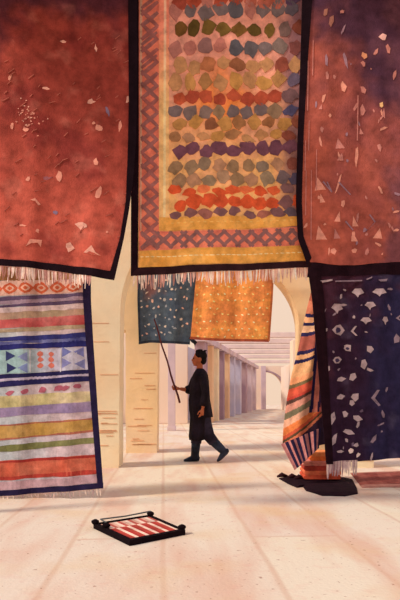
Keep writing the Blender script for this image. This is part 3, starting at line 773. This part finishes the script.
# thin russet sheet lying flat behind the indigo carpet
t = thing('floor_sheet', 'russet sheet lying flat on the paving at the right edge behind the indigo carpet', 'rug', tuple(ground(380, 478)))
m = MB(); A = [ground(350, 473), ground(432, 470)]; B = [ground(362, 488), ground(440, 487)]
for i in range(20):
    for j in range(8):
        def q(a, b):
            u, v = a / 20, b / 8; p = A[0].lerp(A[1], u).lerp(B[0].lerp(B[1], u), v)
            p += Vector((0, .03 * noise.noise(Vector((u * 5, 2, 0))), 0)); edge = a in (0, 20) or b in (0, 8)
            p.z = .004 if edge else .014 + .008 * max(0, noise.noise(p * 5)); return p
        c = rgb(mixc((128, 62, 56), (156, 90, 78), .5 + fbm(i * 4, j * 4, 12)) if 0 < j < 7 else (176, 120, 106))
        m.face([q(i, j), q(i+1, j), q(i+1, j+1), q(i, j+1)], c)
m.build('pile', WOOL, t, solid=.004)

# small framed mat on the ground
cL, cB, cR, cT = Vector((-.80, 4.50)), Vector((-.465, 3.97)), Vector((-.105, 4.29)), Vector((-.40, 4.83))
ctr = (cL + cB + cR + cT) / 4
t = thing('floor_mat', 'small black edged mat with red and cream stripes lying alone on paving', 'mat', (ctr.x, ctr.y, 0))
def q4(u, v, z):
    p = cB.lerp(cR, u).lerp(cL.lerp(cT, u), v); return Vector((p.x, p.y, z))
m = MB(); n = 30
for i in range(n):
    for j in range(6):
        u0, u1, v0, v1 = .05 + .9 * i / n, .05 + .9 * (i + 1) / n, .07 + .86 * j / 6, .07 + .86 * (j + 1) / 6
        k = (i // 2) % 3
        c = [(168, 58, 52), (176, 70, 58), (232, 198, 176)][k] if j < 4 else [(206, 160, 140), (226, 196, 176), (178, 90, 78)][k]
        m.face([q4(u0, v0, .032), q4(u1, v0, .032), q4(u1, v1, .032), q4(u0, v1, .032)], rgb(c, 1.1))
m.build('striped_weave', WOOL, t, solid=.028)
m = MB(); ck = rgb((24, 14, 18), 1.1); e = .07
for (ua, va, ub, vb) in ((0, 0, 1, e), (0, 1 - e * .5, 1, 1), (0, e, e * .9, 1 - e * .5), (1 - e * .9, e, 1, 1 - e * .5)):
    z1 = .038
    a = [q4(ua, va, 0), q4(ub, va, 0), q4(ub, vb, 0), q4(ua, vb, 0)]; b = [p + Vector((0, 0, z1)) for p in a]
    for k in range(4): m.face([a[k], a[(k+1) % 4], b[(k+1) % 4], b[k]], ck)
    m.face(b, ck); m.face(a[::-1], ck)
m.build('border', WOOL, t, bevel=.008)
for (u, v) in ((.06, .72), (.98, .96), (.98, .06), (.02, .98)):
    m = MB(); g = q4(u, v, .045)
    m.tube([g + Vector((0, 0, -.012)), g + Vector((0, 0, .002)), g + Vector((0, 0, .014)), g + Vector((0, 0, .024))], [.02, .03, .028, .010], 10, ck)
    m.build('corner_tassel', WOOL, t, smooth=True)
m = MB(); a, b = q4(.12, 1.0, .06), q4(.55, 1.0, .055); a2 = q4(.06, .72, .07); m.tube([a2, a, b, q4(.98, .96, .07)], .006, 6, rgb((92, 96, 96))); m.build('cord', WOOL, t)

# ------------------------------------------------------------------ poles and ropes carrying the textiles
def px(x, Y): return (x - 200) / F * Y
zt = at(0, -14, 5.0).z + .100
post_x = 2.35
for sx, lab in ((-1, 'left'), (1, 'right')):
    m = MB(); m.tube([(sx * post_x, 4.9, 0), (sx * post_x, 4.9, 2.4), (sx * post_x, 4.9, zt - .09)], [.06, .055, .05], 12)
    tag(m.build('wooden_post', WOOD, smooth=True), 'tall wooden post at the %s end of the carpet rail' % lab, 'post', 'posts of the carpet rail')
pole('carpet_rail', (-2.45, 4.9, zt), (2.45, 4.9, zt), .085, 'long wooden rail from which the three big carpets hang', 'rail')
pole('kilim_rail', (-2.45, 5.825, at(0, 262, 5.8).z + .035), (px(90, 5.8), 5.825, at(0, 262, 5.8).z + .035), .02, 'thin rail carrying the striped kilim', 'rail')
pole('dark_carpet_rail', (px(307, 6.2), 6.22, at(0, 252, 6.2).z + .035), (2.9, 6.22, at(0, 252, 6.2).z + .035), .02, 'thin rail carrying the indigo carpet', 'rail')
pole('small_rug_rail', (-1.18, 10.16, at(0, 266, 10.1).z + .02), (1.62, 10.16, at(0, 266, 10.1).z + .02), .02, 'thin rail under the archway carrying the two small rugs', 'rail')
m = MB(); m.tube([(-2.42, 5.89, 0), (-2.42, 5.89, 2.6)], .04, 10); tag(m.build('wooden_post', WOOD, smooth=True), 'short wooden post holding the left end of the kilim rail', 'post')
m = MB(); m.tube([(2.8, 6.285, 0), (2.8, 6.285, 2.7)], .04, 10); tag(m.build('wooden_post', WOOD, smooth=True), 'short wooden post holding the right end of the indigo carpet rail', 'post')
m = MB(); m.tube([at(313, 264, 6.8), (px(313, 6.8), 6.8, 2.6), (px(322, 6.5), 6.3, 2.5)], .012, 6); tag(m.build('rope', ROPE), 'rope tying the gathered kilim to the rail', 'rope')

# blocking panels added out of view above, shading the tops of the side carpets
for (x0, x1, lab) in ((-2.3, -.55, 'left'), (.85, 2.5, 'right')):
    m = MB(); n = 8
    for i in range(n):
        for j in range(4):
            def q(a, b):
                u, v = a / n, b / 4; return (x0 + (x1 - x0) * u, 3.55 + 1.35 * v, 4.62 + .12 * v - .04 * sin(pi * u) - .02 * cos(u * 9))
            m.face([q(i, j), q(i+1, j), q(i+1, j+1), q(i, j+1)], (1,1,1,1))
    tag(m.build('blocker', BLOCKM, solid=.01), 'plum canvas awning added unseen above the view to shade the top of the %s carpet' % lab, 'blocker')

# ------------------------------------------------------------------ the walking person
MY = 8.95; K = 600 / MY
def mp_(x, y, d=0.0): return Vector(((x - 200) / K, MY + d, 1 + (395 - y) / K))
def skin_bm(verts, edges, rad, sub=1):
    me = bpy.data.meshes.new('tmp'); me.from_pydata([tuple(v) for v in verts], edges, [])
    o = bpy.data.objects.new('tmp', me); C.objects.link(o)
    sk = o.modifiers.new('s', 'SKIN'); sk.use_smooth_shade = True
    for i, r in enumerate(rad):
        d = me.skin_vertices[0].data[i]; d.radius = (r, r) if not isinstance(r, tuple) else r
    me.skin_vertices[0].data[0].use_root = True
    sb = o.modifiers.new('u', 'SUBSURF'); sb.levels = sub
    dg = bpy.context.evaluated_depsgraph_get(); dg.update()
    ev = o.evaluated_get(dg); m2 = bpy.data.meshes.new_from_object(ev)
    r = ([v.co.copy() for v in m2.vertices], [tuple(p.vertices) for p in m2.polygons])
    bpy.data.objects.remove(o, do_unlink=True); bpy.data.meshes.remove(me); bpy.data.meshes.remove(m2)
    return r
def chain(pts, rad, sub=1): return skin_bm(pts, [(i, i + 1) for i in range(len(pts) - 1)], rad, sub)
def ellipsoid(c, r, rot=None, n=16):
    vs, fs = [], []
    for j in range(n + 1):
        for i in range(2 * n):
            a, b = pi * j / n, pi * i / n
            v = Vector((r[0] * sin(a) * cos(b), r[1] * sin(a) * sin(b), r[2] * cos(a)))
            if rot: v = rot @ v
            vs.append(Vector(c) + v)
    for j in range(n):
        for i in range(2 * n):
            fs.append((j * 2 * n + i, (j + 1) * 2 * n + i, (j + 1) * 2 * n + (i + 1) % (2 * n), j * 2 * n + (i + 1) % (2 * n)))
    return vs, fs
def rings(rs, n=28, folds=0.0, fk=9):
    """closed loft of elliptical rings (cx, cy, z, rx, ry)"""
    vs, fs = [], []
    for k, (cx, cy, z, rx, ry) in enumerate(rs):
        for i in range(n):
            a = 2 * pi * i / n; f = 1 + folds * sin(fk * a + k * .4) * (k / len(rs))
            vs.append(Vector((cx + rx * cos(a) * f, cy + ry * sin(a) * f, z)))
    for k in range(len(rs) - 1):
        for i in range(n): fs.append((k * n + i, k * n + (i + 1) % n, (k + 1) * n + (i + 1) % n, (k + 1) * n + i))
    fs.append(tuple(range(n))[::-1]); fs.append(tuple((len(rs) - 1) * n + i for i in range(n)))
    return vs, fs
def fuse(name, pieces, mat, parent, vox=.008, smooth=2):
    vs, fs = [], []
    for v, f in pieces:
        o = len(vs); vs += v; fs += [tuple(i + o for i in q) for q in f]
    me = bpy.data.meshes.new(name); me.from_pydata([tuple(v) for v in vs], [], fs)
    bm = bmesh.new(); bm.from_mesh(me); bmesh.ops.remove_doubles(bm, verts=bm.verts, dist=1e-5); bmesh.ops.recalc_face_normals(bm, faces=bm.faces); bm.to_mesh(me); bm.free()
    me.materials.append(mat)
    o = bpy.data.objects.new(name, me); C.objects.link(o)
    o.parent = parent; o.location = -parent.location
    rm = o.modifiers.new('join', 'REMESH'); rm.mode = 'VOXEL'; rm.voxel_size = vox; rm.use_smooth_shade = True
    if smooth:
        s = o.modifiers.new('soft', 'SMOOTH'); s.iterations = smooth; s.factor = .5
    return o

base = mp_(200, 462); base.z = 0
man = thing('person', 'person in a black coat and dark boots striding left with a long stick', 'person', base)
hip = mp_(200, 413); kneeF = mp_(197, 437, .07); ankF = mp_(195.5, 456.5, .07)
hipF = mp_(198, 415, .07); hipR = mp_(202, 415, -.07); kneeR = mp_(208, 435, -.07); ankR = mp_(222.5, 449.5, -.07)
chest = mp_(198.5, 385); neck0 = mp_(199.5, 372); neck1 = mp_(199.8, 364)
shN = mp_(202, 375.5, -.16); shF = mp_(196.5, 376.5, .15)
elN = mp_(206, 393, -.21); wrN = mp_(202.5, 408.5, -.20)
elF = mp_(190.5, 390.5, .20); wrF = mp_(178.5, 388.5, .12)
toeF = mp_(185, 461.2, .07); toeR = mp_(217.5, 460.8, -.07)
verts = [hip, mp_(199, 400), chest, neck0, neck1, shN, elN, wrN, shF, elF, wrF, hipF, kneeF, ankF, hipR, kneeR, ankR, mp_(199.2, 358)]
edges = [(0, 1), (1, 2), (2, 3), (3, 4), (4, 17), (2, 5), (5, 6), (6, 7), (2, 8), (8, 9), (9, 10), (0, 11), (11, 12), (12, 13), (0, 14), (14, 15), (15, 16)]
rad = [.12, .105, .12, .055, .05, .055, .042, .026, .055, .042, .026, .085, .055, .038, .085, .055, .038, .05]
body = [skin_bm(verts, edges, rad)]
hd = mp_(199.3, 358.6)
RY = Matrix.Rotation(R(-6), 3, 'Y')
body.append(ellipsoid(hd + Vector((.008, 0, .018)), (.092, .073, .095), RY))        # skull
body.append(ellipsoid(hd + Vector((-.045, 0, -.035)), (.052, .055, .072), RY))      # face
body.append(ellipsoid(hd + Vector((-.062, 0, -.088)), (.030, .032, .022)))          # chin
body.append(chain([hd + Vector((-.082, 0, .012)), hd + Vector((-.102, 0, -.016)), hd + Vector((-.113, 0, -.032)), hd + Vector((-.092, 0, -.040))], [.009, .012, .014, .012]))  # nose
body.append(ellipsoid(hd + Vector((-.092, 0, -.056)), (.014, .026, .007))); body.append(ellipsoid(hd + Vector((-.089, 0, -.067)), (.014, .023, .008)))   # lips
body.append(ellipsoid(hd + Vector((-.082, 0, .022)), (.016, .048, .008)))           # brow
for s in (-1, 1):
    body.append(ellipsoid(hd + Vector((.012, s * .073, -.020)), (.020, .010, .034)))   # ears
# hands
def hand(w, d, palmn, curl, thumb, s=1.0):
    """w wrist, d finger direction, palmn palm normal, thumb side vector"""
    d = d.normalized(); palmn = palmn.normalized(); sd = thumb.normalized(); out = []
    out.append(chain([w - d * .02, w + d * .025, w + d * .055, w + d * .085], [(.024), (.030), (.033), (.028)]))
    for k, L in enumerate((.072, .080, .075, .058)):
        r0 = w + d * .075 + sd * (.027 - k * .018)
        pts = [r0]; cur = r0; ang = 0
        for seg in range(3):
            ang += curl * (.7 if seg == 0 else 1)
            dd = d * cos(ang) + palmn * sin(ang)
            cur = cur + dd * L * (.42, .32, .26)[seg]; pts.append(cur)
        out.append(chain(pts, [.0095, .009, .008, .0065]))
    t0 = w + d * .025 + sd * .024
    t1 = t0 + (sd * .8 + d * .7).normalized() * .038; t2 = t1 + (d * .9 + palmn * (.5 if curl < 1 else 1.0) + sd * .1).normalized() * .03
    t3 = t2 + (d * .6 + palmn * (.6 if curl < 1 else 1.4) - sd * .3).normalized() * .026
    out.append(chain([t0, t1, t2, t3], [.013, .011, .010, .008]))
    return out
S0, S1 = mp_(153.5, 318, .10), mp_(179.5, 403, .10)
sd_ = (S0 - S1).normalized()
body += hand(wrF, Vector((-1, -.05, .06)), Vector((-.1, 1, 0)) * -1 if False else Vector((0, -1, 0)), 1.15, sd_)
body += hand(wrN, Vector((-.15, -.02, -1)), Vector((-.4, .9, 0)), .45, Vector((-1, -.3, 0)))
bd = fuse('body', body, SKIN, man, .0055, 1)
# hair, eyes
hr = []
hr.append(ellipsoid(hd + Vector((.022, 0, .040)), (.096, .082, .086), RY)); hr.append(ellipsoid(hd + Vector((.052, 0, -.010)), (.058, .074, .082), RY))
hr.append(chain([hd + Vector((-.060, 0, .085)), hd + Vector((-.02, 0, .118)), hd + Vector((.05, 0, .112))], [.022, .03, .03]))
for k in range(9):
    a = k / 9 * 2 * pi; hr.append(chain([hd + Vector((.02 + .05 * cos(a), .045 * sin(a), .10)), hd + Vector((.03 + .085 * cos(a), .07 * sin(a), .128 + .01 * sin(k * 2.1)))], [.02, .008]))
fuse('hair', hr, HAIR, man, .006, 1)
for s in (-1, 1):
    v, f = ellipsoid(hd + Vector((-.082, s * .028, .001)), (.013, .014, .008), n=6)
    me = bpy.data.meshes.new('eye'); me.from_pydata([tuple(q) for q in v], [], f); me.materials.append(HAIR); o = bpy.data.objects.new('eye', me); C.objects.link(o); o.parent = man; o.location = -man.location
# coat
def rr(x0, x1, y, d, cy=0.0):
    a, b = mp_(x0, y), mp_(x1, y); return ((a.x + b.x) / 2, MY + cy, a.z, (b.x - a.x) / 2, d)
coat = [rings([rr(196.5, 203.5, 368.5, .06), rr(194.5, 206.5, 371.5, .12), rr(192.5, 208, 375, .185), rr(191, 208.8, 381, .20), rr(189.5, 209.3, 390, .19), rr(188.5, 210, 400, .175), rr(189, 211.8, 410, .185), rr(190.5, 213, 417, .20)], folds=.05)]
coat.append(rings([rr(189.5, 211, 408, .17), rr(190, 210.5, 418, .18), rr(189.5, 210, 428, .185), rr(189, 207, 436, .18), rr(189.5, 204, 440, .16)], folds=.09, fk=8))
coat.append(chain([chest, shN, (shN + elN) / 2, elN, (elN + wrN) / 2, wrN.lerp(elN, .1)], [.08, .078, .070, .064, .062, .066]))
coat.append(chain([chest, shF, (shF + elF) / 2, elF, wrF.lerp(elF, .45)], [.09, .085, .080, .080, .086]))
fuse('coat', coat, BLACKC, man, .009, 1)
# trousers and boots
def limb(pts, rad, n=20):
    """closed loft of round sections following a path in the walking plane"""
    vs, fs = [], []
    for i, (p, r) in enumerate(zip(pts, rad)):
        d = (pts[min(i + 1, len(pts) - 1)] - pts[max(i - 1, 0)]).normalized()
        v = Vector((0, 1, 0)); u = d.cross(v).normalized()
        for k in range(n):
            a = 2 * pi * k / n; vs.append(p + u * cos(a) * r[0] + v * sin(a) * r[1])
    for i in range(len(pts) - 1):
        for k in range(n): fs.append((i * n + k, i * n + (k + 1) % n, (i + 1) * n + (k + 1) % n, (i + 1) * n + k))
    fs.append(tuple(range(n))[::-1]); fs.append(tuple((len(pts) - 1) * n + k for k in range(n)))
    return vs, fs
tr_ = [limb([mp_(198, 408, .06), mp_(197.5, 425, .07), mp_(196.5, 438, .07), mp_(196, 444, .07)], [(.12, .10), (.105, .09), (.085, .08), (.078, .075)]),
       limb([mp_(202, 408, -.06), mp_(204, 424, -.07), mp_(209, 436, -.07), mp_(214, 442, -.07)], [(.12, .10), (.115, .09), (.088, .08), (.078, .075)])]
fuse('trousers', tr_, TROUSER, man, .009, 1)
fuse('boot', [limb([mp_(196.3, 439, .07), mp_(195.6, 448, .07), mp_(195, 454, .07), mp_(195, 460.6, .07)], [(.074, .07), (.066, .062), (.062, .055), (.068, .05)]),
              limb([mp_(199.6, 459.6, .07), mp_(195, 458.6, .07), mp_(190, 459.5, .07), mp_(186, 460.6, .07), mp_(183.4, 461.0, .07)], [(.028, .036), (.05, .046), (.038, .05), (.024, .045), (.012, .025)])], BOOT, man, .008, 1)
fuse('boot', [limb([mp_(211, 438.5, -.07), mp_(216, 443.5, -.07), mp_(221, 448.5, -.07), mp_(224, 451.5, -.07)], [(.076, .07), (.068, .062), (.062, .055), (.05, .05)]),
              limb([mp_(228.4, 449.3, -.07), mp_(225.5, 450.8, -.07), mp_(222.6, 454, -.07), mp_(219.6, 458.2, -.07), mp_(217, 460.9, -.07)], [(.022, .03), (.052, .045), (.045, .05), (.032, .047), (.014, .03)])], BOOT, man, .008, 1)

st = MB(); st.tube([S0.lerp(S1, k / 12) + Vector((.006 * sin(k * 1.3), 0, 0)) for k in range(13)], [.010 + .006 * k / 12 for k in range(13)], 8)
tag(st.build('walking_stick', STICKM, smooth=True), "long thin dark red stick held upright in the walking person's raised hand", 'stick')

# ------------------------------------------------------------------ light
w = bpy.data.worlds.new('World'); sc.world = w; w.use_nodes = True
N, L = w.node_tree.nodes, w.node_tree.links
bg = N['Background']; tc = N.new('ShaderNodeTexCoord'); sp = N.new('ShaderNodeSeparateXYZ'); L.new(tc.outputs['Generated'], sp.inputs[0])
cr = N.new('ShaderNodeValToRGB'); L.new(sp.outputs['Z'], cr.inputs['Fac'])
e = cr.color_ramp.elements
e[0].position = 0.0; e[0].color = (.90, .66, .49, 1); e[1].position = .55; e[1].color = (.62, .60, .74, 1)
x = cr.color_ramp.elements.new(.2); x.color = (.90, .68, .53, 1)
L.new(cr.outputs['Color'], bg.inputs['Color']); bg.inputs['Strength'].default_value = 1.0
s = bpy.data.lights.new('sun', 'SUN'); s.energy = 2.7; s.angle = R(8); s.color = (1, .90, .76)
so = bpy.data.objects.new('sun', s); C.objects.link(so)
d = Vector((1.0, .42, -1.05)).normalized()      # direction the light travels: from upper left, slightly from the camera side
so.rotation_euler = d.to_track_quat('-Z', 'Y').to_euler(); so.location = (-5, 0, 8)

cam = bpy.data.cameras.new('camera'); cam.sensor_width = 36; cam.lens = 36.0 * F / 600; cam.shift_y = (HZ - 300) / 600
co = bpy.data.objects.new('camera', cam); C.objects.link(co); co.location = (0, 0, EYE); co.rotation_euler = (pi / 2, 0, 0)
sc.camera = co
sc.view_settings.view_transform = 'Standard'; sc.view_settings.look = 'None'; sc.view_settings.exposure = 0.0; sc.view_settings.gamma = 1.0
